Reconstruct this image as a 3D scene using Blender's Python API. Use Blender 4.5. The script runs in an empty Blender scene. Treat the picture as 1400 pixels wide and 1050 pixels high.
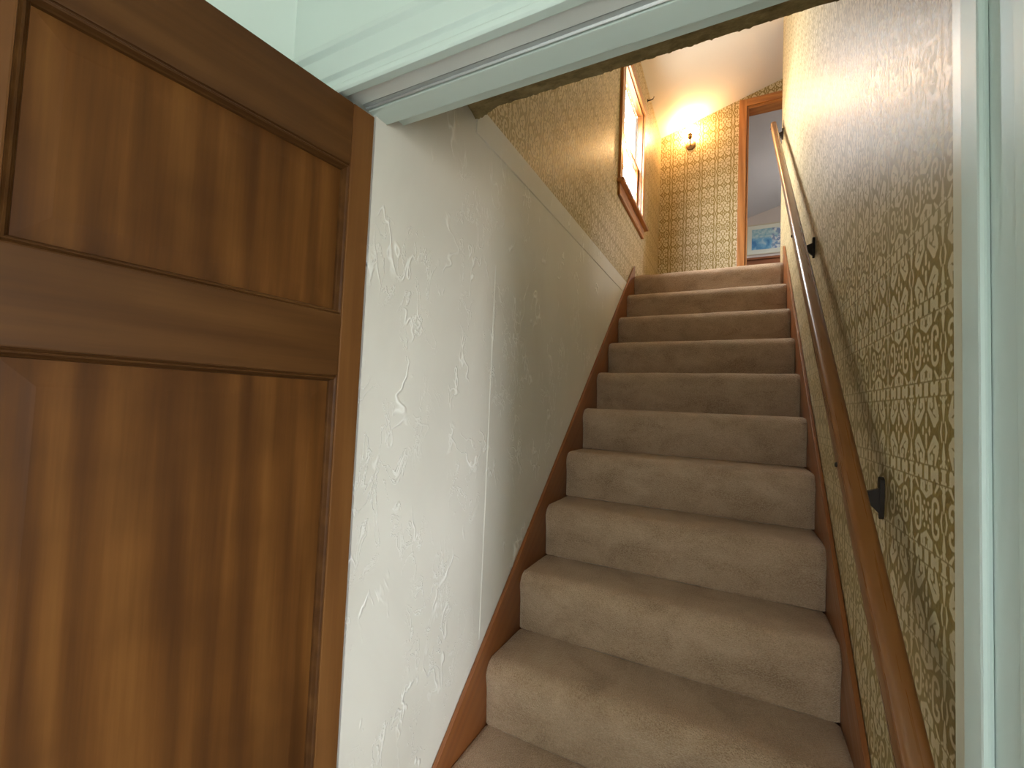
import bpy, bmesh, math, random
from mathutils import Vector, Matrix, noise
random.seed(7)
SC = bpy.context.scene
COL = SC.collection

# ------------------------------------------------------------------ camera
cam_d = bpy.data.cameras.new('camera')
cam_d.sensor_fit = 'HORIZONTAL'; cam_d.sensor_width = 36.0; cam_d.lens = 15.395
cam_d.clip_start = 0.02
cam = bpy.data.objects.new('camera', cam_d); COL.objects.link(cam)
cam.matrix_world = Matrix(((0.89005, -0.016422, 0.455567, 0.6836),
                           (0.453906, -0.060571, -0.888988, -3.2552),
                           (0.042193, 0.998029, -0.046457, -0.9970),
                           (0, 0, 0, 1)))
SC.camera = cam

# ------------------------------------------------------------------ world, daylight, exposure
world = bpy.data.worlds.new('daylight'); SC.world = world; world.use_nodes = True
bg = world.node_tree.nodes['Background']
bg.inputs['Color'].default_value = (0.94, 0.96, 1.0, 1)
bg.inputs['Strength'].default_value = 42.0
wt = world.node_tree
w_tc = wt.nodes.new('ShaderNodeTexCoord'); w_sp = wt.nodes.new('ShaderNodeSeparateXYZ'); w_mr = wt.nodes.new('ShaderNodeMapRange'); w_mx = wt.nodes.new('ShaderNodeMix')
w_mx.data_type = 'RGBA'; w_mr.inputs[1].default_value = -0.06; w_mr.inputs[2].default_value = 0.04
w_mx.inputs[6].default_value = (0.42, 0.405, 0.37, 1)      # ground below the horizon
w_mx.inputs[7].default_value = (0.95, 0.97, 1.0, 1)       # overcast sky
wt.links.new(w_tc.outputs['Generated'], w_sp.inputs[0]); wt.links.new(w_sp.outputs[2], w_mr.inputs[0])
wt.links.new(w_mr.outputs[0], w_mx.inputs[0]); wt.links.new(w_mx.outputs[2], bg.inputs['Color'])
def portal(name, loc, rot, sx, sy):
    l = bpy.data.lights.new(name, 'AREA'); l.shape = 'RECTANGLE'; l.size = sx; l.size_y = sy
    l.cycles.is_portal = True
    o = bpy.data.objects.new(name, l); COL.objects.link(o); o.location = loc; o.rotation_euler = rot
    return o
PI = math.pi
SC.view_settings.view_transform = 'Standard'
SC.view_settings.look = 'None'
SC.view_settings.gamma = 1.0
SC.view_settings.use_curve_mapping = False
SC.view_settings.exposure = 0.30

# dimensions (metres): z = 0 is the upper landing, y runs up the stairs
H, D, W = 0.20, 0.22329, 0.943
NST = 12
ZF = -H*NST                      # lower floor
XL, XR = -0.015, 0.957           # stairwell wall faces
YE = 1.12                        # end wall face
SL = H/D
HALL_XR, HALL_YB = 2.75, -5.3    # hall behind the camera
HW = (-4.36, -3.75, -1.45, -0.38)    # hall side window y0,y1,z0,z1
HB = (0.40, 0.72, -1.15, -0.75)       # unseen hall back opening, added to light the risers: x0,x1,z0,z1
BW = (2.4, 2.95, 1.05, 1.6)      # unseen opening added to light the bedroom
UW = (-0.455, 0.218, 0.475, 1.36)  # stair window opening
portal('hall_window_portal', (HALL_XR+0.02, (HW[0]+HW[1])/2, (HW[2]+HW[3])/2), (0, PI/2, 0), HW[3]-HW[2], HW[1]-HW[0])
portal('hall_back_fill_portal', ((HB[0]+HB[1])/2, HALL_YB-0.02, (HB[2]+HB[3])/2), (PI/2, 0, 0), HB[1]-HB[0], HB[3]-HB[2])
portal('stair_window_portal', (-0.10, (UW[0]+UW[1])/2, (UW[2]+UW[3])/2), (0, -PI/2, 0), UW[3]-UW[2], UW[1]-UW[0])
portal('bedroom_fill_portal', (2.42, (BW[0]+BW[1])/2, (BW[2]+BW[3])/2), (0, PI/2, 0), BW[3]-BW[2], BW[1]-BW[0])

# ------------------------------------------------------------------ node helper
class NT:
    def __init__(s, tree): s.t = tree; s.n = tree.nodes; s.l = tree.links
    def node(s, typ, **kw):
        n = s.n.new(typ)
        for k, v in kw.items(): setattr(n, k, v)
        return n
    def put(s, sock, v):
        if isinstance(v, bpy.types.NodeSocket): s.l.new(v, sock)
        elif isinstance(v, (tuple, list)) and sock.type == 'RGBA' and len(v) == 3: sock.default_value = (*v, 1)
        else: sock.default_value = v
    def m(s, op, a, b=None, c=None, clamp=False):
        n = s.node('ShaderNodeMath', operation=op, use_clamp=clamp)
        s.put(n.inputs[0], a)
        if b is not None: s.put(n.inputs[1], b)
        if c is not None: s.put(n.inputs[2], c)
        return n.outputs[0]
    def v(s, op, a, b=None, scale=None):
        n = s.node('ShaderNodeVectorMath', operation=op)
        s.put(n.inputs[0], a)
        if b is not None: s.put(n.inputs[1], b)
        if scale is not None: s.put(n.inputs['Scale'], scale)
        return n.outputs['Value'] if op in ('LENGTH', 'DOT_PRODUCT') else n.outputs[0]
    def xyz(s, x, y, z=0.0):
        n = s.node('ShaderNodeCombineXYZ'); s.put(n.inputs[0], x); s.put(n.inputs[1], y); s.put(n.inputs[2], z); return n.outputs[0]
    def sep(s, v):
        n = s.node('ShaderNodeSeparateXYZ'); s.put(n.inputs[0], v); return n.outputs
    def obj(s): return s.node('ShaderNodeTexCoord').outputs['Object']
    def scalev(s, v, sc): return s.v('MULTIPLY', v, sc)
    def noise(s, vec, scale, detail=2.0, rough=0.5, dist=0.0):
        n = s.node('ShaderNodeTexNoise'); s.put(n.inputs['Vector'], vec); s.put(n.inputs['Scale'], scale)
        s.put(n.inputs['Detail'], detail); s.put(n.inputs['Roughness'], rough); s.put(n.inputs['Distortion'], dist)
        return n.outputs[0]
    def ramp(s, f, stops, interp='LINEAR'):
        n = s.node('ShaderNodeValToRGB'); s.put(n.inputs[0], f); r = n.color_ramp; r.interpolation = interp
        while len(r.elements) < len(stops): r.elements.new(0.5)
        for e, (p, c) in zip(r.elements, stops):
            e.position = p; e.color = (*c, 1) if len(c) == 3 else c
        return n.outputs[0]
    def mix(s, f, a, b, typ='MIX'):
        n = s.node('ShaderNodeMix', data_type='RGBA', blend_type=typ)
        s.put(n.inputs[0], f); s.put(n.inputs[6], a); s.put(n.inputs[7], b); return n.outputs[2]
    def smooth(s, x, lo, hi, a=0.0, b=1.0):
        n = s.node('ShaderNodeMapRange', interpolation_type='SMOOTHSTEP')
        s.put(n.inputs[0], x); s.put(n.inputs[1], lo); s.put(n.inputs[2], hi); s.put(n.inputs[3], a); s.put(n.inputs[4], b)
        return n.outputs[0]
    def bump(s, h, strength=0.3, dist=0.002, normal=None):
        n = s.node('ShaderNodeBump'); s.put(n.inputs['Height'], h); s.put(n.inputs['Strength'], strength); s.put(n.inputs['Distance'], dist)
        if normal is not None: s.put(n.inputs['Normal'], normal)
        return n.outputs[0]

def mat(name, color=(0.5, 0.5, 0.5), rough=0.5, metallic=0.0, spec=0.5, coat=0.0, coat_rough=0.1):
    m = bpy.data.materials.new(name); m.use_nodes = True
    t = NT(m.node_tree); b = m.node_tree.nodes['Principled BSDF']
    t.put(b.inputs['Base Color'], color); t.put(b.inputs['Roughness'], rough)
    b.inputs['Metallic'].default_value = metallic; b.inputs['Specular IOR Level'].default_value = spec
    b.inputs['Coat Weight'].default_value = coat; b.inputs['Coat Roughness'].default_value = coat_rough
    return m, t, b

def paint(name, col, rough=0.4, spec=0.5, var=0.03, bs=0.06):
    m, t, b = mat(name, col, rough, spec=spec)
    o = t.obj(); n = t.noise(o, 6.0, 3)
    c2 = tuple(max(0, x*(1-3*var)) for x in col)
    t.put(b.inputs['Base Color'], t.mix(n, col, c2))
    t.put(b.inputs['Normal'], t.bump(t.noise(t.scalev(o, (1, 1, .35)), 160, 3), bs, 0.001))
    return m

def wood(name, axis, dark, mid, light, rough=0.35, scale=1.0, coat=0.15, contrast=1.0, blotch=0.5, rings=0.22, shear=0.0, spec=0.5):
    """stained wood, grain running along axis (0 x, 1 y, 2 z) of the object"""
    m, t, b = mat(name, mid, rough, coat=coat, coat_rough=0.25, spec=spec)
    o = t.obj()
    if shear:
        ox, oy, oz = t.sep(o); o = t.xyz(ox, oy, t.m('MULTIPLY_ADD', oy, -shear, oz))
    st = [9.0, 9.0, 9.0]; st[axis] = 0.55
    p = t.scalev(o, tuple(st))
    base = t.noise(p, 1.3*scale, 4, 0.55, 0.9)
    fine_s = [60.0, 60.0, 60.0]; fine_s[axis] = 2.0
    fine = t.noise(t.scalev(o, tuple(fine_s)), 1.6*scale, 4, 0.65)
    ws = [14.0, 14.0, 14.0]; ws[axis] = 1.1
    w = t.node('ShaderNodeTexWave', wave_type='BANDS', bands_direction='DIAGONAL')
    t.put(w.inputs['Vector'], t.scalev(o, tuple(ws))); t.put(w.inputs['Scale'], 0.9*scale); t.put(w.inputs['Distortion'], 7.0)
    t.put(w.inputs['Detail'], 2.0); t.put(w.inputs['Detail Scale'], 0.7)
    f = t.m('ADD', t.m('MULTIPLY', base, 0.48), t.m('ADD', t.m('MULTIPLY_ADD', w.outputs[1], rings, 0.11-rings/2), t.m('MULTIPLY', fine, 0.30)))
    f = t.m('ADD', t.m('MULTIPLY', t.m('SUBTRACT', f, 0.5), contrast), 0.5)
    col = t.ramp(f, [(0.22, dark), (0.5, mid), (0.78, light)])
    bl = t.noise(t.scalev(o, (3, 3, 3)), 1.4, 3)
    col = t.mix(t.smooth(bl, 0.35, 0.75, 0.0, blotch), col, t.mix(1.0, col, dark, 'MULTIPLY') if False else tuple(d*1.05 for d in dark))
    t.put(b.inputs['Base Color'], col)
    t.put(b.inputs['Roughness'], t.smooth(fine, 0.2, 0.8, rough-0.05, rough+0.1))
    t.put(b.inputs['Normal'], t.bump(fine, 0.12, 0.001))
    return m

# ------------------------------------------------------------------ wallpaper print (scroll lattice)
def pattern_group():
    g = bpy.data.node_groups.new('scroll_lattice', 'ShaderNodeTree')
    g.interface.new_socket('P', in_out='INPUT', socket_type='NodeSocketVector')   # x, y measured in cells
    g.interface.new_socket('Mask', in_out='OUTPUT', socket_type='NodeSocketFloat')
    t = NT(g); gi = g.nodes.new('NodeGroupInput'); go = g.nodes.new('NodeGroupOutput')
    px, py, _ = t.sep(gi.outputs[0])
    row = t.m('FLOOR', py)
    odd = t.m('ABSOLUTE', t.m('MODULO', row, 2.0))
    U = t.m('ABSOLUTE', t.m('SUBTRACT', t.m('MULTIPLY', t.m('FRACT', px), 2.0), 1.0))
    V = t.m('ABSOLUTE', t.m('SUBTRACT', t.m('MULTIPLY', t.m('FRACT', py), 2.0), 1.0))
    P = t.xyz(U, V)
    def seg(a, b, r0, r1=None):
        r1 = r0 if r1 is None else r1
        ba = (b[0]-a[0], b[1]-a[1], 0.0); bb = ba[0]**2+ba[1]**2
        pa = t.v('SUBTRACT', P, (a[0], a[1], 0.0))
        h = t.m('MULTIPLY', t.v('DOT_PRODUCT', pa, ba), 1.0/bb, clamp=True)
        d = t.v('LENGTH', t.v('SUBTRACT', pa, t.v('SCALE', ba, scale=h)))
        rad = r0 if r0 == r1 else t.m('MULTIPLY_ADD', h, r1-r0, r0)
        return t.m('SUBTRACT', d, rad)
    def dot(c, r): return t.m('SUBTRACT', t.v('LENGTH', t.v('SUBTRACT', P, (c[0], c[1], 0.0))), r)
    def arc(c, R, th, cutdir, cut):
        """ring with the part beyond 'cut' along cutdir removed"""
        pa = t.v('SUBTRACT', P, (c[0], c[1], 0.0))
        d = t.m('SUBTRACT', t.m('ABSOLUTE', t.m('SUBTRACT', t.v('LENGTH', pa), R)), th)
        L = math.hypot(*cutdir)
        k = t.m('SUBTRACT', t.v('DOT_PRODUCT', pa, (cutdir[0]/L, cutdir[1]/L, 0.0)), cut)
        return t.m('MAXIMUM', d, k)
    def union(prims):
        """running minimum: each primitive is folded in as soon as it is made, which keeps the shader's stack small"""
        d = None
        for f, *args in prims:
            e = f(*args); d = e if d is None else t.m('MINIMUM', d, e)
        return d
    common = [(dot, (1.0, .71), .075), (seg, (1.0, .58), (1.0, .22), .08, .01), (seg, (.85, .0), (.91, .22), .035, .012),
              (seg, (1.0, .86), (1.0, 1.0), .085), (seg, (.89, .86), (1.0, .90), .03),
              (seg, (.36, .92), (.36, 1.0), .085), (seg, (.42, .96), (.56, .96), .05), (seg, (.62, .92), (.62, 1.0), .085),
              (seg, (.0, .90), (.0, 1.0), .12), (seg, (.0, .74), (.0, .86), .02, .07), (seg, (.84, .78), (.88, .74), .03, .02)]
    A = [(arc, (.54, .27), .165, .045, (-.2, -1.0), .07), (seg, (.38, .28), (.35, .0), .05, .045), (dot, (.60, .16), .065),
         (seg, (.30, .76), (.30, .60), .055, .07), (seg, (.30, .60), (.0, .45), .06, .055), (seg, (.14, .73), (.14, .64), .055, .06), (seg, (.30, .77), (.16, .78), .045, .04),
         (dot, (.0, .0), .07), (seg, (.0, .0), (.0, .1), .06, .04), (seg, (.52, .60), (.70, .80), .02, .055), (dot, (.12, .27), .045), (seg, (.2, .08), (.24, .14), .03)]
    B = [(seg, (.14, .52), (.50, .20), .045, .10), (seg, (.50, .20), (.68, .30), .09, .05), (dot, (.68, .36), .06), (seg, (.14, .52), (.18, .74), .05, .05),
         (seg, (.18, .74), (.32, .74), .06, .06), (dot, (.34, .62), .075), (seg, (.62, .44), (.52, .80), .10, .02), (seg, (.46, .46), (.62, .44), .05, .08),
         (seg, (.20, -.05), (.20, .08), .075, .02), (seg, (.0, .12), (.0, .40), .05, .02), (seg, (.0, .30), (.0, .24), .05), (dot, (.76, .60), .02)]
    dA = t.m('MULTIPLY', union(A), t.m('SUBTRACT', 1.0, odd))
    dAB = t.m('MULTIPLY_ADD', union(B), odd, dA)
    d = t.m('MINIMUM', union(common), dAB)
    d = t.m('MAXIMUM', d, t.m('SUBTRACT', 0.028, t.m('ABSOLUTE', t.m('SUBTRACT', V, 0.815))))
    mask = t.smooth(d, -0.012, 0.032, 1.0, 0.0)
    g.links.new(mask, go.inputs[0])
    return g
PG = pattern_group()
CELL = 0.1328
def wallpaper(name, axis, u0, v0):
    m, t, b = mat(name, (0.5, 0.4, 0.25), 0.42, spec=0.28)
    x, y, z = t.sep(t.obj())
    h = (x, y)[axis]
    u = t.m('MULTIPLY', t.m('SUBTRACT', h, u0), 1/CELL); v = t.m('MULTIPLY', t.m('SUBTRACT', z, v0), 1/CELL)
    g = t.node('ShaderNodeGroup'); g.node_tree = PG
    t.put(g.inputs[0], t.xyz(u, v))
    mask = g.outputs[0]
    o = t.obj()
    age = t.noise(o, 2.2, 3)
    cream = t.mix(age, (0.62, 0.52, 0.335), (0.57, 0.46, 0.28))
    gold = t.mix(age, (0.295, 0.212, 0.070), (0.255, 0.178, 0.054))
    # strip seams every four cells
    s = t.m('ABSOLUTE', t.m('SUBTRACT', t.m('FRACT', t.m('MULTIPLY', u, 0.25)), 0.5))
    seam = t.smooth(s, 0.0, 0.004, 0.75, 0.0)
    col = t.mix(mask, gold, cream)
    col = t.mix(seam, col, (0.2, 0.15, 0.07))
    t.put(b.inputs['Base Color'], col)
    fine = t.noise(t.scalev(o, (1, 1, 0.6)), 260, 2)
    emb = t.noise(t.scalev(o, (1, 1, 0.7)), 48, 2, 0.5, 1.2)     # embossed vinyl
    hgt = t.m('ADD', t.m('MULTIPLY', t.smooth(emb, 0.42, 0.58), 0.45), t.m('MULTIPLY', fine, 0.5))
    t.put(b.inputs['Normal'], t.bump(hgt, 0.35, 0.0012))
    t.put(b.inputs['Roughness'], t.smooth(mask, 0, 1, 0.36, 0.44))
    return m

# ------------------------------------------------------------------ materials
BAND0 = -0.812 - 6*CELL
M = {}
M['paper_side'] = wallpaper('wallpaper_side', 1, -2.388, BAND0 + CELL)
M['paper_end'] = wallpaper('wallpaper_end', 0, 0.088, BAND0 + CELL)
M['mint'] = paint('mint_paint', (0.635, 0.735, 0.695), 0.38, var=0.02)
M['mint_trim'] = paint('mint_gloss_paint', (0.595, 0.69, 0.655), 0.42, spec=0.3, var=0.02)
M['cream_trim'] = paint('cream_bare_edge', (0.66, 0.63, 0.50), 0.35)
M['white_seal'] = paint('white_gloss', (0.74, 0.77, 0.76), 0.3)
M['grey_seal'] = paint('grey_seal', (0.42, 0.45, 0.45), 0.4)
M['hall_floor'] = paint('hall_floor_vinyl', (0.60, 0.57, 0.52), 0.4)
M['ceil'] = paint('ceiling_paint', (0.80, 0.75, 0.68), 0.7, var=0.01)
M['grey_wall'] = paint('bedroom_wall_paint', (0.60, 0.54, 0.50), 0.7, var=0.01)
M['grey_ceil'] = paint('bedroom_ceiling_paint', (0.5, 0.5, 0.52), 0.7, var=0.01)
M['pinewood_z'] = wood('fir_trim_upright', 2, (0.25, 0.085, 0.02), (0.42, 0.165, 0.042), (0.54, 0.24, 0.07), 0.3, blotch=0.15)
M['pinewood_y'] = wood('fir_trim_lengthwise', 1, (0.25, 0.085, 0.02), (0.42, 0.165, 0.042), (0.54, 0.24, 0.07), 0.3, blotch=0.15)
M['pinewood_x'] = wood('fir_trim_crosswise', 0, (0.25, 0.085, 0.02), (0.42, 0.165, 0.042), (0.54, 0.24, 0.07), 0.3, blotch=0.15)
M['rail'] = wood('handrail_wood', 1, (0.115, 0.040, 0.009), (0.185, 0.068, 0.015), (0.25, 0.10, 0.025), 0.28, 0.5, coat=0.3, contrast=0.6, blotch=0.0, rings=0.0, shear=0.9026)
M['skirt'] = wood('stringer_wood', 1, (0.13, 0.036, 0.009), (0.215, 0.07, 0.017), (0.29, 0.108, 0.03), 0.33, coat=0.2, blotch=0.2, rings=0.1, shear=H/D)
dk, md, lt = (0.060, 0.023, 0.0075), (0.140, 0.056, 0.015), (0.22, 0.096, 0.027)
M['door_z'] = wood('door_stain_upright', 2, (0.030, 0.0108, 0.0032), (0.094, 0.035, 0.0078), (0.17, 0.071, 0.0165), 0.5, 0.8, coat=0.0, contrast=0.92, blotch=0.55, rings=0.16, spec=0.08)
M['door_h'] = wood('door_stain_crosswise', 1, tuple(c*.6 for c in dk), tuple(c*.5 for c in md), tuple(c*.48 for c in lt), 0.45, 0.8, coat=0.0, contrast=1.1, blotch=0.5, rings=0.12, spec=0.10)
M['stile'] = wood('door_stile_stain', 2, dk, tuple(c*.85 for c in md), tuple(c*.8 for c in lt), 0.4, 0.7, coat=0.0, blotch=0.2, rings=0.1, spec=0.15)
M['bronze'], _, _ = mat('dark_bronze', (0.020, 0.013, 0.008), 0.55, metallic=0.0, spec=0.25)
M['brass'], _, _ = mat('aged_brass', (0.30, 0.19, 0.09), 0.4, metallic=0.8)
M['white_vinyl'], _, _ = mat('white_vinyl', (0.75, 0.77, 0.80), 0.35)

def plaster():
    m, t, b = mat('skim_plaster', (0.58, 0.56, 0.50), 0.5)
    o = t.obj()
    p = t.scalev(o, (1, 1.25, 0.8))
    broad = t.noise(p, 2.0, 4, 0.55, 0.6)
    n1 = t.noise(p, 2.7, 4, 0.62, 0.5)
    n2 = t.noise(t.v('ADD', p, (5.2, 3.1, 1.7)), 14.0, 4, 0.6, 0.8)
    patch = t.smooth(t.noise(t.v('ADD', p, (1.3, 7.7, 2.9)), 4.2, 2), 0.50, 0.66)
    r1 = t.smooth(t.m('ABSOLUTE', t.m('SUBTRACT', n1, 0.53)), 0.0, 0.013, 1.0, 0.0)
    r1 = t.m('MULTIPLY', r1, t.smooth(t.noise(p, 7.0, 2), 0.48, 0.62))
    r2 = t.smooth(t.m('ABSOLUTE', t.m('SUBTRACT', n2, 0.56)), 0.0, 0.028, 1.0, 0.0)
    r2 = t.m('MULTIPLY', r2, patch)
    ridge = t.m('MAXIMUM', r1, t.m('MULTIPLY', r2, 0.7))
    col = t.ramp(broad, [(0.3, (0.60, 0.575, 0.515)), (0.7, (0.70, 0.675, 0.615))])
    col = t.mix(t.m('MULTIPLY', ridge, 0.7), col, (0.90, 0.89, 0.85))
    t.put(b.inputs['Base Color'], col)
    hgt = t.m('ADD', t.m('MULTIPLY', ridge, 0.8), t.m('MULTIPLY', broad, 0.6))
    t.put(b.inputs['Normal'], t.bump(hgt, 0.55, 0.006))
    t.put(b.inputs['Roughness'], t.smooth(broad, 0.3, 0.7, 0.42, 0.62))
    return m
M['plaster'] = plaster()
def tornpaper():
    m, t, b = mat('torn_brown_edge', (0.2, 0.13, 0.05), 0.7)
    o = t.obj()
    n = t.noise(t.scalev(o, (1, 2, 2)), 24, 5, 0.65)
    t.put(b.inputs['Base Color'], t.ramp(n, [(0.3, (0.13, 0.09, 0.032)), (0.55, (0.27, 0.20, 0.085)), (0.75, (0.38, 0.29, 0.15))]))
    t.put(b.inputs['Normal'], t.bump(n, 0.8, 0.006))
    return m
M['torn'] = tornpaper()
def carpet(name):
    m, t, b = mat(name, (0.3, 0.2, 0.13), 0.95, spec=0.1)
    o = t.obj()
    big = t.noise(t.scalev(o, (1.0, 1.0, 1.6)), 6.5, 4, 0.6, 0.5)
    fine = t.noise(o, 250, 3, 0.75)
    tuft = t.node('ShaderNodeTexVoronoi'); t.put(tuft.inputs['Vector'], o); t.put(tuft.inputs['Scale'], 260)
    col = t.ramp(big, [(0.32, (0.26, 0.16, 0.09)), (0.5, (0.36, 0.235, 0.142)), (0.68, (0.435, 0.295, 0.188))])
    col = t.mix(t.smooth(fine, 0.42, 0.68, 0.0, 0.55), col, (0.56, 0.395, 0.265))
    col = t.mix(t.smooth(fine, 0.30, 0.46, 0.5, 0.0), col, (0.19, 0.115, 0.062))
    t.put(b.inputs['Base Color'], col)
    t.put(b.inputs['Sheen Weight'], 0.6); t.put(b.inputs['Sheen Roughness'], 0.5); b.inputs['Sheen Tint'].default_value = (0.9, 0.75, 0.6, 1)
    h = t.m('ADD', t.m('MULTIPLY', tuft.outputs[0], 0.6), t.m('MULTIPLY', fine, 0.5))
    t.put(b.inputs['Normal'], t.bump(h, 0.9, 0.006))
    return m
M['carpet'] = carpet('beige_carpet')
def glass():
    m = bpy.data.materials.new('window_glass'); m.use_nodes = True
    t = NT(m.node_tree); n = m.node_tree.nodes; n.remove(n['Principled BSDF'])
    tr = t.node('ShaderNodeBsdfTransparent'); gl = t.node('ShaderNodeBsdfGlossy'); gl.inputs['Roughness'].default_value = 0.02
    tr.inputs['Color'].default_value = (0.95, 0.97, 0.98, 1)
    mx = t.node('ShaderNodeMixShader'); lw = t.node('ShaderNodeLayerWeight'); fac = t.m('MULTIPLY_ADD', t.m('POWER', lw.outputs['Facing'], 5.0), 0.55, 0.03)
    t.l.new(fac, mx.inputs[0]); t.l.new(tr.outputs[0], mx.inputs[1]); t.l.new(gl.outputs[0], mx.inputs[2])
    t.l.new(mx.outputs[0], n['Material Output'].inputs[0])
    return m
M['glass'] = glass()
def glow(name, col, s):
    m, t, b = mat(name, col, 0.4)
    t.put(b.inputs['Emission Color'], col); b.inputs['Emission Strength'].default_value = s
    return m
M['lamp_glass'] = glow('lit_frosted_glass', (1.0, 0.60, 0.27), 200.0)

# ------------------------------------------------------------------ mesh helpers
def finish(name, bm, m, parent=None, smooth=False, bevel=0.0, kind=None):
    bmesh.ops.recalc_face_normals(bm, faces=bm.faces[:])
    if bevel:
        bmesh.ops.bevel(bm, geom=[e for e in bm.edges if len(e.link_faces) == 2 and e.calc_face_angle(0) > 0.6], offset=bevel, segments=2, affect='EDGES', profile=0.6)
    me = bpy.data.meshes.new(name); bm.to_mesh(me); bm.free()
    me.materials.append(m)
    if smooth:
        for p in me.polygons: p.use_smooth = True
    o = bpy.data.objects.new(name, me); COL.objects.link(o)
    if parent is not None:
        o.parent = parent
        o.matrix_parent_inverse = parent.matrix_basis.inverted() if parent.type == 'EMPTY' else Matrix()
    if kind: o['kind'] = kind
    return o
def addbox(bm, x0, x1, y0, y1, z0, z1):
    vs = [bm.verts.new(p) for p in ((x0,y0,z0),(x1,y0,z0),(x1,y1,z0),(x0,y1,z0),(x0,y0,z1),(x1,y0,z1),(x1,y1,z1),(x0,y1,z1))]
    for f in ((0,3,2,1),(4,5,6,7),(0,1,5,4),(1,2,6,5),(2,3,7,6),(3,0,4,7)): bm.faces.new([vs[i] for i in f])
def addprism(bm, poly, axis, a0, a1):
    """poly: 2-D outline in the two other axes; extruded along axis from a0 to a1"""
    def P(q, a):
        if axis == 0: return (a, q[0], q[1])
        if axis == 1: return (q[0], a, q[1])
        return (q[0], q[1], a)
    A = [bm.verts.new(P(q, a0)) for q in poly]; B = [bm.verts.new(P(q, a1)) for q in poly]
    bm.faces.new(A[::-1]); bm.faces.new(B)
    n = len(poly)
    for i in range(n): bm.faces.new((A[i], A[(i+1) % n], B[(i+1) % n], B[i]))
def box(name, b6, m, parent=None, bevel=0.0, kind=None, **k):
    bm = bmesh.new(); addbox(bm, *b6); return finish(name, bm, m, parent, bevel=bevel, kind=kind, **k)
def boxes(name, lst, m, parent=None, bevel=0.0, kind=None):
    bm = bmesh.new()
    for b6 in lst: addbox(bm, *b6)
    return finish(name, bm, m, parent, bevel=bevel, kind=kind)
def prism(name, poly, axis, a0, a1, m, parent=None, bevel=0.0, kind=None):
    bm = bmesh.new(); addprism(bm, poly, axis, a0, a1); return finish(name, bm, m, parent, bevel=bevel, kind=kind)
def lathe(name, prof, c, axis, m, parent=None, n=24, sx=1.0, kind=None):
    """prof: (radius, along) pairs, spun about axis through c"""
    bm = bmesh.new(); rings = []
    for r, a in prof:
        ring = []
        for i in range(n):
            th = 2*PI*i/n; u, v = r*math.cos(th)*sx, r*math.sin(th)
            p = {0: (a, u, v), 1: (u, a, v), 2: (u, v, a)}[axis]
            ring.append(bm.verts.new((c[0]+p[0], c[1]+p[1], c[2]+p[2])))
        rings.append(ring)
    for A, B in zip(rings, rings[1:]):
        for i in range(n): bm.faces.new((A[i], A[(i+1) % n], B[(i+1) % n], B[i]))
    for R_ in (rings[0], rings[-1]): bm.faces.new(R_)
    bmesh.ops.remove_doubles(bm, verts=bm.verts[:], dist=1e-6)
    return finish(name, bm, m, parent, smooth=True, kind=kind)
def tube(name, pts, radii, m, parent=None, n=12):
    bm = bmesh.new(); rings = []
    pts = [Vector(p) for p in pts]
    for i, p in enumerate(pts):
        d = (pts[min(i+1, len(pts)-1)]-pts[max(i-1, 0)]).normalized()
        a = d.cross(Vector((0, 0, 1)) if abs(d.z) < .9 else Vector((1, 0, 0))).normalized(); b = d.cross(a)
        r = radii[i] if isinstance(radii, (list, tuple)) else radii
        rings.append([bm.verts.new(p+a*r*math.cos(2*PI*k/n)+b*r*math.sin(2*PI*k/n)) for k in range(n)])
    for A, B in zip(rings, rings[1:]):
        for i in range(n): bm.faces.new((A[i], A[(i+1) % n], B[(i+1) % n], B[i]))
    bm.faces.new(rings[0]); bm.faces.new(rings[-1])
    return finish(name, bm, m, parent, smooth=True)
def tag(o, label, cat, kind=None, group=None):
    o['label'] = label; o['category'] = cat
    if kind: o['kind'] = kind
    if group: o['group'] = group
    return o
def thing(name, loc, label, cat, kind=None, group=None):
    o = bpy.data.objects.new(name, None); COL.objects.link(o); o.location = loc; o.empty_display_size = 0.1
    return tag(o, label, cat, kind, group)
S_ = 'structure'

# ------------------------------------------------------------------ stairwell shell
def ceil_z(x): return 1.69 + 0.29*(x+0.015)
YS = -2.20                                     # upper-floor edge over the foot of the stairs
ZS = -0.14
YB = -2.50                                     # stair-side face of the hall wall
ZP = -0.115                                    # top of the bare plaster
# left wall: bare plaster below the upper floor, wallpaper above
wl = box('wall_left', (-0.155, XL, -2.585, 0.45, ZF, ZP), M['plaster'], kind=S_)
tag(wl, 'grey-white skim plaster wall beside the stairs, patchy trowel marks', 'wall', S_)
# thin vertical taping ridge and the feathered compound band along the top edge
bm = bmesh.new(); addprism(bm, [(XL, -2.046), (XL+0.0018, -2.043), (XL, -2.040)], 2, -1.73, -0.55)
finish('plaster_seam', bm, M['plaster'], wl)
bm = bmesh.new(); addprism(bm, [(XL-0.001, ZP-0.085), (XL+0.003, ZP-0.080), (XL+0.006, ZP+0.002), (XL-0.001, ZP+0.002)], 1, -2.195, -0.10)
bmesh.ops.bisect_plane(bm, geom=bm.verts[:]+bm.edges[:]+bm.faces[:], plane_co=(0, 0, 0.074), plane_no=(0, SL, -1), clear_outer=True)
bmesh.ops.holes_fill(bm, edges=bm.edges[:])
finish('compound_band', bm, M['plaster'], wl)
wu = bmesh.new()
y0, y1 = YS, YE
for b6 in ((y0, UW[0], ZP, 1.70), (UW[1], y1, ZP, 1.70), (UW[0], UW[1], ZP, UW[2]), (UW[0], UW[1], UW[3], 1.70)):
    addbox(wu, -0.095, XL, b6[0], b6[1], b6[2], b6[3])
wu = finish('wall_left_upper', wu, M['paper_side'], kind=S_)
tag(wu, 'gold scroll wallpaper on the upper wall around the window', 'wall', S_)
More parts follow.
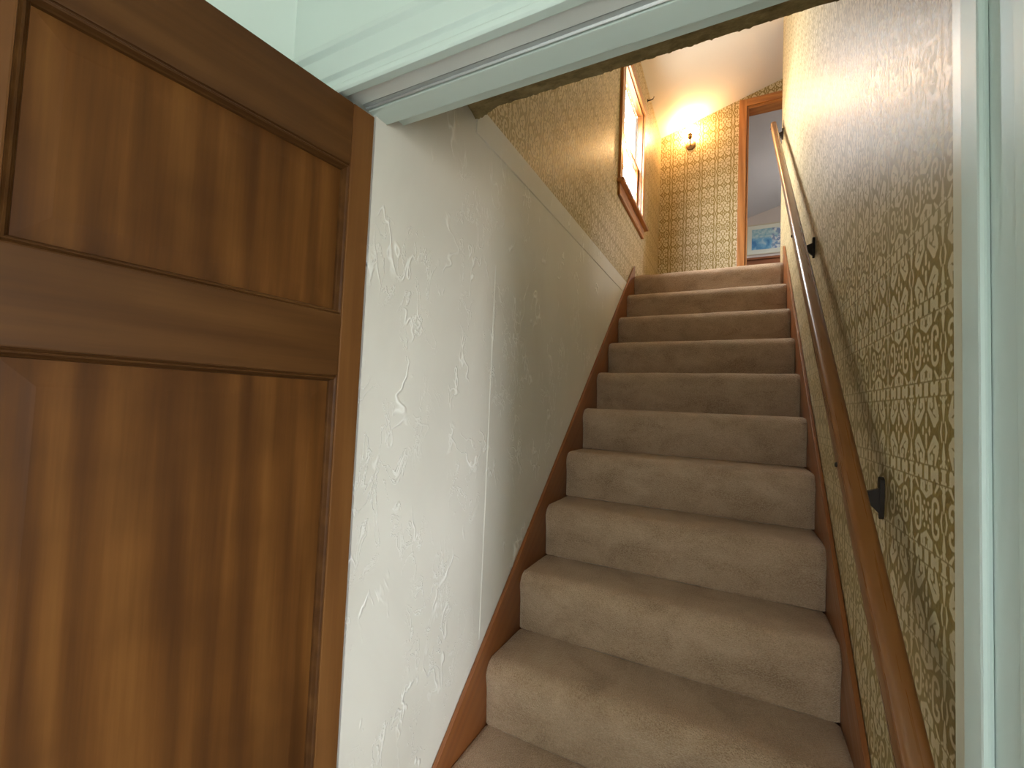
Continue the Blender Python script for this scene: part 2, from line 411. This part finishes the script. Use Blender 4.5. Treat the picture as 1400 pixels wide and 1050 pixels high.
wr = box('wall_right', (XR, XR+0.12, YB, 0.45, ZF, 2.05), M['paper_side'], kind=S_)
tag(wr, 'gold and cream scroll wallpaper wall behind the handrail', 'wall', S_)
# end wall with a doorway, top following the sloping ceiling
DX0, DX1, DZ = 0.735, 1.50, 1.80
we = bmesh.new()
addprism(we, [(-0.07, -0.1), (DX0, -0.1), (DX0, ceil_z(DX0)+.02), (-0.07, ceil_z(-0.07)+.02)], 1, YE, YE+0.12)
addprism(we, [(DX0, DZ), (DX1, DZ), (DX1, ceil_z(DX1)+.02), (DX0, ceil_z(DX0)+.02)], 1, YE, YE+0.12)
addprism(we, [(DX1, -0.1), (2.40, -0.1), (2.40, ceil_z(2.40)+.02), (DX1, ceil_z(DX1)+.02)], 1, YE, YE+0.12)
we = finish('wall_end', we, M['paper_end'], kind=S_)
tag(we, 'gold lattice wallpaper wall at the top of the stairs', 'wall', S_)
ce = prism('ceiling', [(-0.07, ceil_z(-0.07)), (2.5, ceil_z(2.5)), (2.5, ceil_z(2.5)+.1), (-0.07, ceil_z(-0.07)+.1)], 1, -2.7, YE+0.12, M['ceil'], kind=S_)
tag(ce, 'pale sloping ceiling above the stair landing', 'ceiling', S_)
fl = box('floor_landing', (-0.07, 2.40, 0.20, YE+0.12, -0.2, -0.002), M['carpet'], kind=S_)
tag(fl, 'beige carpet floor of the upper landing', 'floor', S_)
wn = box('wall_landing_return', (XR+0.12, 2.40, 0.33, 0.45, -0.2, 2.35), M['paper_side'], kind=S_)
tag(wn, 'wallpapered wall round the corner of the upper landing', 'wall', S_)
wu2 = box('wall_leak_block', (XL, XR, 0.35, 0.45, ZF, -0.2), M['plaster'], kind=S_)  # unseen wall added to stop outside light leaking in beneath the steps
tag(wu2, 'unseen added wall blocking light leaks under the landing', 'wall', S_)

# bedroom beyond the doorway
YF = 4.0
b_far = prism('wall_bedroom_far', [(-0.07, -0.1), (2.52, -0.1), (2.52, ceil_z(2.52)+.02), (-0.07, ceil_z(-0.07)+.02)], 1, YF, YF+0.1, M['grey_wall'], kind=S_)
tag(b_far, 'pinkish grey gable wall of the room beyond the doorway', 'wall', S_)
b_l = box('wall_bedroom_left', (-0.07, XL, YE+0.12, YF, -0.1, 1.70), M['grey_wall'], kind=S_)
tag(b_l, 'grey side wall of the room beyond the doorway', 'wall', S_)
b_r = boxes('wall_bedroom_right', [(2.40, 2.52, 0.33, BW[0], -0.2, 2.39), (2.40, 2.52, BW[1], YF, -0.2, 2.39),
                                   (2.40, 2.52, BW[0], BW[1], -0.2, BW[2]), (2.40, 2.52, BW[0], BW[1], BW[3], 2.39)], M['grey_wall'], kind=S_)
tag(b_r, 'grey wall of the upstairs room with an unseen opening added for light', 'wall', S_)
b_c = prism('ceiling_bedroom', [(-0.07, ceil_z(-0.07)), (2.52, ceil_z(2.52)), (2.52, ceil_z(2.52)+.1), (-0.07, ceil_z(-0.07)+.1)], 1, YE+0.121, YF+0.1, M['grey_ceil'], kind=S_)
tag(b_c, 'cool grey sloping ceiling seen through the upstairs doorway', 'ceiling', S_)
b_f = box('floor_bedroom', (-0.155, 2.52, YE+0.121, YF+0.1, -0.2, -0.003), M['carpet'], kind=S_)
tag(b_f, 'carpeted floor of the upstairs room', 'floor', S_)

# ------------------------------------------------------------------ hall in front of the doorway (mint)
XH = -0.195
OX0, OX1, OZ = -0.065, 0.932, -0.388
wf = bmesh.new()
addbox(wf, XH-0.1, OX0, -2.66, -2.59, ZF, 0.3)
addbox(wf, OX1+0.02, HALL_XR, -2.66, YB, ZF, 0.3)
addbox(wf, OX0, OX1+0.02, -2.66, -2.552, OZ+0.02, 0.3)
addbox(wf, -0.155, XR+0.12, -2.66, YS-0.01, 0.3, 2.1)
addbox(wf, -0.155, XR+0.12, -2.552, YS-0.01, ZS+0.03, 0.3)
addbox(wf, -0.155, OX1+0.02, -2.552, YB, -0.36, ZS+0.03)
wf = finish('wall_front', wf, M['mint'], kind=S_)
tag(wf, 'mint green wall around the stair doorway', 'wall', S_)
hl = box('wall_hall_left', (XH-0.1, XH, HALL_YB, -2.66, ZF, 0.3), M['mint'], kind=S_)
tag(hl, 'bright mint green wall behind the open door', 'wall', S_)
hr = boxes('wall_hall_right', [(HALL_XR, HALL_XR+0.12, HALL_YB, HW[0], ZF, 0.3), (HALL_XR, HALL_XR+0.12, HW[1], YB, ZF, 0.3),
                               (HALL_XR, HALL_XR+0.12, HW[0], HW[1], ZF, HW[2]), (HALL_XR, HALL_XR+0.12, HW[0], HW[1], HW[3], 0.3)], M['mint'], kind=S_)
tag(hr, 'mint green hall wall with the daylight window', 'wall', S_)
hb = boxes('wall_hall_back', [(XH-0.1, HB[0], HALL_YB-0.1, HALL_YB, ZF, 0.3), (HB[1], HALL_XR+0.12, HALL_YB-0.1, HALL_YB, ZF, 0.3),
                              (HB[0], HB[1], HALL_YB-0.1, HALL_YB, ZF, HB[2]), (HB[0], HB[1], HALL_YB-0.1, HALL_YB, HB[3], 0.3)], M['mint'], kind=S_)
tag(hb, 'mint green wall at the back of the hall', 'wall', S_)
hc = box('ceiling_hall', (XH-0.1, HALL_XR+0.12, HALL_YB-0.1, -2.66, 0.3, 0.4), M['ceil'], kind=S_)
tag(hc, 'flat pale ceiling of the lower hall', 'ceiling', S_)
hf = box('floor', (XH-0.1, HALL_XR+0.12, HALL_YB-0.1, 0.45, ZF-0.1, ZF), M['hall_floor'], kind=S_)
tag(hf, 'plain light floor of the lower hall', 'floor', S_)

# door surround
hd = thing('trim_1', (0.45, -2.6, OZ), 'mint green door head with moulded casing and door stop', 'door frame', S_)
def casing_head(y, z):  # moulded casing profile, y-z outline, front face towards the hall
    return [(y, z), (y-0.016, z), (y-0.019, z+0.004), (y-0.019, z+0.014), (y-0.014, z+0.020), (y-0.014, z+0.032), (y-0.021, z+0.038),
            (y-0.018, z+0.085), (y-0.026, z+0.094), (y-0.026, z+0.106), (y-0.012, z+0.112), (y, z+0.112)]
boxes('head_jamb', [(OX0, OX1+0.02, -2.66, -2.552, OZ+0.010, OZ+0.02), (OX0, OX1+0.02, -2.66, -2.622, OZ, OZ+0.010)], M['white_seal'], hd)
prism('head_casing', casing_head(-2.66, -0.396), 0, XH+0.002, 1.06, M['mint_trim'], hd, bevel=0.0015)
box('head_stop', (-0.02, OX1, -2.603, -2.552, -0.3905, OZ+0.010), M['mint_trim'], hd, bevel=0.002)
box('weatherstrip', (-0.02, OX1, -2.619, -2.608, -0.3865, OZ+0.010), M['grey_seal'], hd, bevel=0.0015)
tube('weatherstrip_bead', [(-0.02, -2.6085, -0.3875), (OX1, -2.6085, -0.3875)], 0.0026, M['white_vinyl'], hd, n=8)
# soffit over the foot of the stairs, papered, its far edge torn
bm = bmesh.new()
nx, ny = 240, 14
grid = []
for i in range(nx+1):
    x = XL + 0.0005 + (XR-XL-0.001)*i/nx; row = []
    jag = noise.noise((x*42, 3.1, 0))*0.5+noise.noise((x*120, 7.7, 0))*0.5
    corner = max(0.0, 1-(x-XL)/0.075)
    for j in range(ny+1):
        f = j/ny; y = YB + (YS-YB)*f
        dz = noise.noise((x*30, y*30, 1.0))*0.002
        if j == ny: y += jag*0.006; dz -= 0.006*abs(jag)
        row.append(bm.verts.new((x, y, ZS + dz - 0.022*(corner**0.7)*f**6*(1+0.4*jag))))
    grid.append(row)
for i in range(nx):
    for j in range(ny): bm.faces.new((grid[i][j], grid[i+1][j], grid[i+1][j+1], grid[i][j+1]))
ext = bmesh.ops.extrude_face_region(bm, geom=bm.faces[:])
for v in [v for v in ext['geom'] if isinstance(v, bmesh.types.BMVert)]: v.co.z = ZS+0.028
o = finish('trim_5', bm, M['torn'], kind=S_)
tag(o, 'brown papered soffit with a torn edge behind the door head', 'soffit', S_)
jr = thing('trim_2', (0.95, -2.6, ZF), 'mint green right door jamb with fluted casing', 'door frame', S_)
box('jamb', (OX1, OX1+0.02, -2.644, -2.552, ZF, OZ), M['mint_trim'], jr)
box('jamb_stop', (OX1-0.010, OX1, -2.595, -2.549, ZF, -0.391), M['mint_trim'], jr, bevel=0.004)
o = box('bare_jamb_edge', (OX1, XR+0.02, -2.552, -2.497, ZF, -0.361), M['cream_trim'], jr, bevel=0.003); o['label'] = 'unpainted cream inner edge'
x0 = 0.930
prism('jamb_casing', [(OX1+.021, -2.66), (OX1+.021, -2.645), (x0, -2.645), (x0, -2.672), (x0+.006, -2.679), (x0+.016, -2.679), (x0+.022, -2.673), (x0+.034, -2.672), (x0+.040, -2.681), (x0+.085, -2.678), (x0+.092, -2.686), (x0+.104, -2.686), (x0+.110, -2.672), (x0+.110, -2.66)],
      2, ZF, -0.396, M['mint_trim'], jr, bevel=0.0015)
jl = box('trim_3', (OX0-0.0, OX0+0.006, -2.66, -2.59, ZF, OZ), M['mint_trim'], kind=S_)
tag(jl, 'mint green left door jamb hidden behind the open door', 'door frame', S_)

# ------------------------------------------------------------------ brown panel door, standing open
TH = math.radians(6.69)
door = thing('door_1', (0, -2.6, ZF), 'dark brown stained wooden panel door standing open', 'door', S_)
dn = Vector((math.sin(TH), math.cos(TH), 0)); nn = Vector((math.cos(TH), -math.sin(TH), 0))
def place_door(o):
    # built with local y along the door (0 at the hinge) and x = 0 on the visible face
    o.matrix_basis = Matrix(((nn.x, dn.x, 0, 0), (nn.y, dn.y, 0, -2.6), (0, 0, 1, 0), (0, 0, 0, 1)))
    return o
ZT, Z1, Z2, Z3, Z4, Z5 = -0.408, -0.535, -0.836, -0.956, -2.17, ZF+0.012
S0, S1, S2, S3 = -0.003, -0.053, -0.495, -0.61
T = 0.040
def dpart(name, b6, m): return place_door(box(name, b6, m, door, bevel=0.0025))
dpart('stile', (-T, 0, S1, S0, Z5, ZT), M['stile'])
dpart('stile', (-T, 0, S3, S2, Z5, ZT), M['stile'])
dpart('rail', (-T, -0.0008, S2, S1, Z1, ZT), M['door_h'])
dpart('rail', (-T, -0.0008, S2, S1, Z3, Z2), M['door_h'])
dpart('rail', (-T, -0.0008, S2, S1, Z5, Z4), M['door_h'])
def door_panel(za, zb):
    bm = bmesh.new()
    r = [(S2, za), (S1, za), (S1, zb), (S2, zb)]
    def loop(inset, x): return [bm.verts.new((x, a+(inset if i in (0, 3) else -inset), b+(inset if i < 2 else -inset))) for i, (a, b) in enumerate(r)]
    L = [loop(0, -T+.01), loop(0, -0.016), loop(0.010, -0.0165), loop(0.040, -0.0140), loop(0.044, -0.0135)]
    for A, B in zip(L, L[1:]):
        for i in range(4): bm.faces.new((A[i], A[(i+1) % 4], B[(i+1) % 4], B[i]))
    field = bm.faces.new(L[-1]); bm.faces.new(L[0])
    pn = place_door(finish('panel', bm, M['door_z'], door))
    # sticking bead all round
    bm = bmesh.new()
    prof = [(0.0, -0.017), (0.0, -0.0035), (0.0015, -0.0045), (0.0035, -0.0015), (0.006, -0.003), (0.0085, -0.009), (0.010, -0.0115), (0.011, -0.0165)]
    rings = []
    for ins, x in prof:
        rings.append([bm.verts.new((x, a+(ins if i in (0, 3) else -ins), b+(ins if i < 2 else -ins))) for i, (a, b) in enumerate(r)])
    for A, B in zip(rings, rings[1:]):
        for i in range(4): bm.faces.new((A[i], A[(i+1) % 4], B[(i+1) % 4], B[i]))
    mo = finish('moulding', bm, M['door_h'], pn)
    return pn
door_panel(Z2, Z1); door_panel(Z4, Z3)

# ------------------------------------------------------------------ staircase
st = thing('staircase', (W/2, -2.46, ZF), 'steep straight staircase covered in beige carpet between wooden stringers', 'stairs')
def step_profile():
    pts = [(0.001, -H), (-0.001, -H*0.75), (-0.004, -H*0.5), (-0.009, -0.075)]
    r = 0.046; cy, cz = -0.012+r, -r
    for i in range(0, 11):
        a = PI - (PI/2)*i/10
        pts.append((cy + r*math.cos(a), cz + r*math.sin(a)))
    for i in range(1, 9): pts.append((cy + (D+0.002-cy)*i/8, -0.001*i/8))
    return pts
prof = step_profile()
def make_step(k):
    bm = bmesh.new(); nx = 90; g = []
    for i in range(nx+1):
        x = W*i/nx
        e = min(x, W-x); pull = 0.007*max(0.0, 1-e/0.012)**2
        colv = []
        for j, (py, pz) in enumerate(prof):
            q = (x*9, (py+k*1.7)*9, pz*9)
            w = noise.noise(q)*0.0030 + noise.noise((x*60, k*3.1+py*60, pz*60))*0.0010
            near = 1.0 if 3 <= j <= 15 else 0.55
            ny_, nz_ = (-1, 0) if j < 4 else ((-0.7, 0.7) if j < 14 else (0, 1))
            depth = pull
            colv.append(bm.verts.new((x, -k*D + py + ny_*(w*near-depth), -k*H + pz + nz_*(w*near-depth))))
        g.append(colv)
    for i in range(nx):
        for j in range(len(prof)-1): bm.faces.new((g[i][j], g[i+1][j], g[i+1][j+1], g[i][j+1]))
    o = finish('carpeted_step', bm, M['carpet'], st, smooth=True)
    return o
for k in range(NST): make_step(k)
def stringer(x0, x1, off, ytop):
    y_lo = -2.492
    poly = [(y_lo, ZF), (y_lo, SL*y_lo+off), (ytop-0.045, SL*(ytop-0.045)+off), (ytop, SL*(ytop-.03)+off+0.012), (ytop, -0.30), (-2.2, ZF)]
    return prism('stringer', poly, 0, x0, x1, M['skirt'], st, bevel=0.0025)
stringer(XL+0.0015, -0.0005, 0.070, 0.02)
stringer(W+0.0005, XR-0.0015, 0.070, 0.08)

# ------------------------------------------------------------------ handrail and its brackets
rail = thing('handrail', (0.895, -2.49, -1.44), 'brown wooden handrail sloping up the wallpapered wall', 'handrail')
RX, RS, RC = 0.897, 0.9026, 0.800
def rz(y): return RS*y + RC
def rail_mesh(ya, yb):
    bm = bmesh.new()
    d = Vector((0, 1, RS)).normalized(); up = Vector((0, -d.z, d.y)); rt = Vector((1, 0, 0))
    w, h, r = 0.0175, 0.025, 0.011
    sec = []
    for cx, cz, a0 in ((w-r, h-r, 0), (-(w-r), h-r, 90), (-(w-r), -(h-r), 180), (w-r, -(h-r), 270)):
        for i in range(6):
            a = math.radians(a0+18*i); sec.append((cx+r*math.cos(a), cz+r*math.sin(a)))
    A = Vector((RX, ya, rz(ya))); B = Vector((RX, yb, rz(yb))); L = (B-A).length
    stations = [(0, .80), (0.006, .93), (0.016, 1)] + [(L*i/24, 1) for i in range(1, 24)] + [(L-0.020, 1), (L-0.010, .93), (L-0.003, .78), (L, .55)]
    rings = []
    for s, sc in stations:
        c = A+d*s; rings.append([bm.verts.new(c+rt*(u*sc)+up*(v*sc)) for u, v in sec])
    n = len(sec)
    for P, Q in zip(rings, rings[1:]):
        for i in range(n): bm.faces.new((P[i], P[(i+1) % n], Q[(i+1) % n], Q[i]))
    bm.faces.new(rings[0]); bm.faces.new(rings[-1])
    return finish('rail', bm, M['rail'], rail, smooth=True)
rail_mesh(-2.60, 0.385)
def bracket(y):
    zc = rz(y) - 0.052
    # wall plate: upright lug with a thin lower tongue
    bm = bmesh.new()
    out = []
    for i in range(9): a = PI*i/8; out.append((y+0.011*math.cos(a), zc+0.018+0.011*math.sin(a)))
    out += [(y-0.009, zc-0.02), (y-0.005, zc-0.052), (y, zc-0.058), (y+0.005, zc-0.052), (y+0.009, zc-0.02)]
    addprism(bm, out, 0, XR-0.008, XR+0.0005)
    pl = finish('bracket', bm, M['bronze'], rail, bevel=0.0015)
    # arm with its gusset
    bm = bmesh.new()
    xw = XR-0.006
    poly = [(xw, zc+0.006), (xw-0.02, zc-0.002), (xw-0.035, zc+0.002), (RX+0.012, zc+0.018), (RX-0.012, zc+0.018), (RX-0.012, zc+0.012), (RX+0.004, zc+0.004), (xw-0.022, zc-0.024), (xw, zc-0.048)]
    addprism(bm, poly, 1, y-0.0065, y+0.0065)
    finish('bracket_arm', bm, M['bronze'], pl, bevel=0.0015)
    lathe('bracket_screw', [(0.0, -0.0045), (0.0045, -0.0035), (0.006, 0.0), (0.006, 0.002)], (RX-0.0175, y+0.006, rz(y)-0.006), 0, M['bronze'], pl, n=12)
for y in (-2.095, -1.16, 0.33): bracket(y)

# ------------------------------------------------------------------ window on the upper left wall
win = thing('window_1', (XL, (UW[0]+UW[1])/2, UW[2]), 'wooden double-hung window high on the left wall, bright daylight outside', 'window', S_)
cw = 0.072
box('casing', (XL, XL+0.018, UW[0]-cw, UW[0], UW[2], UW[3]+cw), M['pinewood_z'], win, bevel=0.003)
box('casing', (XL, XL+0.018, UW[1], UW[1]+cw, UW[2], UW[3]+cw), M['pinewood_z'], win, bevel=0.003)
box('casing', (XL, XL+0.020, UW[0], UW[1], UW[3], UW[3]+cw), M['pinewood_y'], win, bevel=0.003)
box('stool', (-0.095, XL+0.045, UW[0]-cw-0.02, UW[1]+cw+0.05, UW[2]-0.022, UW[2]-0.0005), M['pinewood_y'], win, bevel=0.004).location = (0, 0, 0)
box('apron', (XL, XL+0.018, UW[0]-cw, UW[1]+cw, UW[2]-0.10, UW[2]-0.0225), M['pinewood_y'], win, bevel=0.003)
for b6 in ((-0.055, XL, UW[0], UW[0]+0.012, UW[2], UW[3]), (-0.055, XL, UW[1]-0.012, UW[1], UW[2], UW[3])):
    box('jamb', b6, M['pinewood_z'], win)
box('jamb', (-0.055, XL, UW[0]+0.012, UW[1]-0.012, UW[3]-0.012, UW[3]), M['pinewood_y'], win)
for b6 in ((-0.094, -0.055, UW[0], UW[0]+0.012, UW[2], UW[3]), (-0.094, -0.055, UW[1]-0.012, UW[1], UW[2], UW[3])):
    box('sash_track', b6, M['white_vinyl'], win)
def sash(x, za, zb, mz, my, muntins):
    ya, yb = UW[0]+0.013, UW[1]-0.013; w = 0.036; t_ = 0.016
    fr = boxes('sash', [(x-t_/2, x+t_/2, ya, ya+w, za, zb), (x-t_/2, x+t_/2, yb-w, yb, za, zb),
                        (x-t_/2, x+t_/2, ya+w, yb-w, za, za+w), (x-t_/2, x+t_/2, ya+w, yb-w, zb-w*0.8, zb)], mz, win)
    box('pane', (x-0.002, x+0.002, ya+w, yb-w, za+w, zb-w*.8), M['glass'], fr)
    for kind, p in muntins:
        if kind == 'h':
            z = za + (zb-za)*p; box('muntin', (x-0.004, x+0.004, ya+w, yb-w, z-0.007, z+0.007), M['white_vinyl'], fr)
        else:
            yy = ya + (yb-ya)*p; box('muntin', (x-0.0038, x+0.0038, yy-0.006, yy+0.006, za+w, zb-w*.8), M['white_vinyl'], fr)
zm = UW[2] + (UW[3]-UW[2])*0.49
sash(-0.047, UW[2]+0.001, zm+0.018, M['pinewood_z'], None, [('h', .5), ('v', .36), ('v', .66)])
sash(-0.072, zm-0.018, UW[3]-0.013, M['white_vinyl'], None, [])
# little hook at the head of the window
hk = thing('curtain_hook', (XL, 0.372, 1.585), 'small dark metal hook beside the window head', 'hook')
lathe('hook_plate', [(0.0, 0.0), (0.012, 0.0), (0.012, 0.003), (0.005, 0.007), (0.0, 0.007)], (XL, 0.372, 1.585), 0, M['bronze'], hk, n=14)
tube('hook_arm', [(XL+.004, 0.372, 1.585), (XL+0.03, 0.372, 1.584), (XL+0.046, 0.372, 1.590), (XL+0.052, 0.372, 1.604)], [0.004, 0.004, 0.0042, 0.005], M['bronze'], hk, n=8)

# ------------------------------------------------------------------ upstairs doorway trim
dt = thing('trim_4', (DX0, YE, 0), 'orange fir casing around the upstairs doorway', 'door frame', S_)
cy0 = YE-0.018
box('casing', (DX0-0.068, DX0-0.004, cy0, YE, 0, DZ+0.07), M['pinewood_z'], dt, bevel=0.003)
box('casing', (DX1+0.004, DX1+0.068, cy0, YE, 0, DZ+0.07), M['pinewood_z'], dt, bevel=0.003)
box('casing', (DX0-0.004, DX1+0.004, cy0, YE, DZ+0.004, DZ+0.07), M['pinewood_x'], dt, bevel=0.003)
box('jamb', (DX0-0.004, DX0+0.014, YE-0.001, YE+0.12, 0, DZ), M['pinewood_z'], dt)
box('jamb', (DX1-0.014, DX1+0.004, YE-0.001, YE+0.12, 0, DZ), M['pinewood_z'], dt)
box('head_jamb', (DX0+0.014, DX1-0.014, YE-0.001, YE+0.12, DZ-0.018, DZ+0.004), M['pinewood_x'], dt)

# ------------------------------------------------------------------ wall sconce
SX, SZ = 0.258, 1.565
sc = thing('wall_sconce', (SX, YE, SZ), 'small lit brass wall sconce with glowing glass shade', 'lamp')
def ly(p): return [(r, -a) for r, a in p]
lathe('back_plate', ly([(0.0, 0.0), (0.045, 0.0), (0.045, 0.006), (0.036, 0.012), (0.018, 0.018), (0.0, 0.020)]), (SX, YE, SZ-0.01), 1, M['brass'], sc, n=24)
tube('arm', [(SX, YE-0.016, SZ-0.01), (SX, YE-0.045, SZ-0.018), (SX, YE-0.068, SZ-0.008), (SX, YE-0.075, SZ+0.018)], [0.007, 0.006, 0.006, 0.007], M['brass'], sc)
lathe('socket', [(0.0, 0.015), (0.016, 0.016), (0.019, 0.03), (0.017, 0.05), (0.022, 0.056), (0.022, 0.060), (0.0, 0.061)], (SX, YE-0.075, SZ), 2, M['brass'], sc, n=20)
lathe('lamp_shade', [(0.0, 0.060), (0.02, 0.060), (0.036, 0.078), (0.042, 0.102), (0.036, 0.126), (0.022, 0.140), (0.0, 0.144)], (SX, YE-0.075, SZ), 2, M['lamp_glass'], sc, n=24)

# ------------------------------------------------------------------ framed print and dresser in the room beyond
PXa, PXb, PZa, PZb = 0.79, 1.55, 1.35, 1.80
pic = thing('framed_picture', ((PXa+PXb)/2, YF, PZa), 'framed blue and white seaside print hanging in the room beyond', 'picture')
def frame_boxes(xa, xb, za, zb, w, y0, y1): return [(xa, xb, y0, y1, za, za+w), (xa, xb, y0, y1, zb-w, zb), (xa, xa+w, y0, y1, za+w, zb-w), (xb-w, xb, y0, y1, za+w, zb-w)]
m_fr = paint('pale_frame', (0.62, 0.56, 0.42), 0.4); m_mat = paint('mat_board', (0.74, 0.76, 0.66), 0.8)
boxes('frame', frame_boxes(PXa, PXb, PZa, PZb, 0.012, YF-0.022, YF), m_fr, pic)
box('mat_board', (PXa+.012, PXb-.012, YF-0.010, YF-0.004, PZa+.012, PZb-.012), m_mat, pic)
def print_mat():
    m, t, b = mat('seaside_print', (0.3, 0.5, 0.65), 0.5)
    x, y, z = t.sep(t.obj())
    u = t.m('DIVIDE', t.m('SUBTRACT', x, PXa), PXb-PXa); v = t.m('DIVIDE', t.m('SUBTRACT', z, PZa), PZb-PZa)
    o = t.xyz(t.m('MULTIPLY', u, 2.0), v)
    n = t.noise(o, 4.0, 3, 0.5, 0.4); n2 = t.noise(t.v('ADD', o, (3.0, 1.0, 0)), 9.0, 3)
    sea = t.ramp(n, [(0.35, (0.06, 0.22, 0.48)), (0.5, (0.16, 0.40, 0.62)), (0.65, (0.40, 0.58, 0.68))])
    sky = t.ramp(n2, [(0.35, (0.22, 0.45, 0.55)), (0.65, (0.50, 0.66, 0.68))])
    town = t.ramp(n2, [(0.38, (0.22, 0.30, 0.48)), (0.5, (0.62, 0.68, 0.70)), (0.62, (0.80, 0.80, 0.76))], 'CONSTANT')
    land = t.smooth(t.m('ADD', u, t.m('MULTIPLY', t.m('SUBTRACT', n, 0.5), 0.5)), 0.42, 0.50)
    c = t.mix(t.smooth(v, 0.50, 0.60), sea, sky); c = t.mix(land, c, town)
    t.put(b.inputs['Base Color'], c)
    return m
box('print', (PXa+.065, PXb-.065, YF-0.0115, YF-0.0095, PZa+.075, PZb-.07), print_mat(), pic)
dr = thing('dresser', (1.2, 3.72, 0), 'reddish brown wooden dresser under the seaside picture', 'dresser')
m_dr = wood('dresser_wood', 0, (0.13, 0.045, 0.02), (0.24, 0.09, 0.04), (0.32, 0.13, 0.06), 0.35)
box('body', (0.72, 1.70, 3.50, 3.97, 0.06, 1.12), m_dr, dr, bevel=0.003)
box('top', (0.70, 1.72, 3.47, 3.985, 1.12, 1.15), m_dr, dr, bevel=0.005)
for i in range(4):
    z = 0.09+i*0.255
    d_ = box('drawer', (0.75, 1.67, 3.482, 3.5, z, z+0.235), m_dr, dr, bevel=0.003)
    for x in (0.95, 1.47): lathe('knob', [(0.0, -0.03), (0.014, -0.027), (0.016, -0.018), (0.007, -0.008), (0.009, 0.0)], (x, 3.482, z+.118), 1, M['brass'], d_, n=14)
for x in (0.74, 1.64):
    for y in (3.52, 3.91): box('foot', (x, x+.045, y, y+.045, -0.003, 0.06), m_dr, dr)
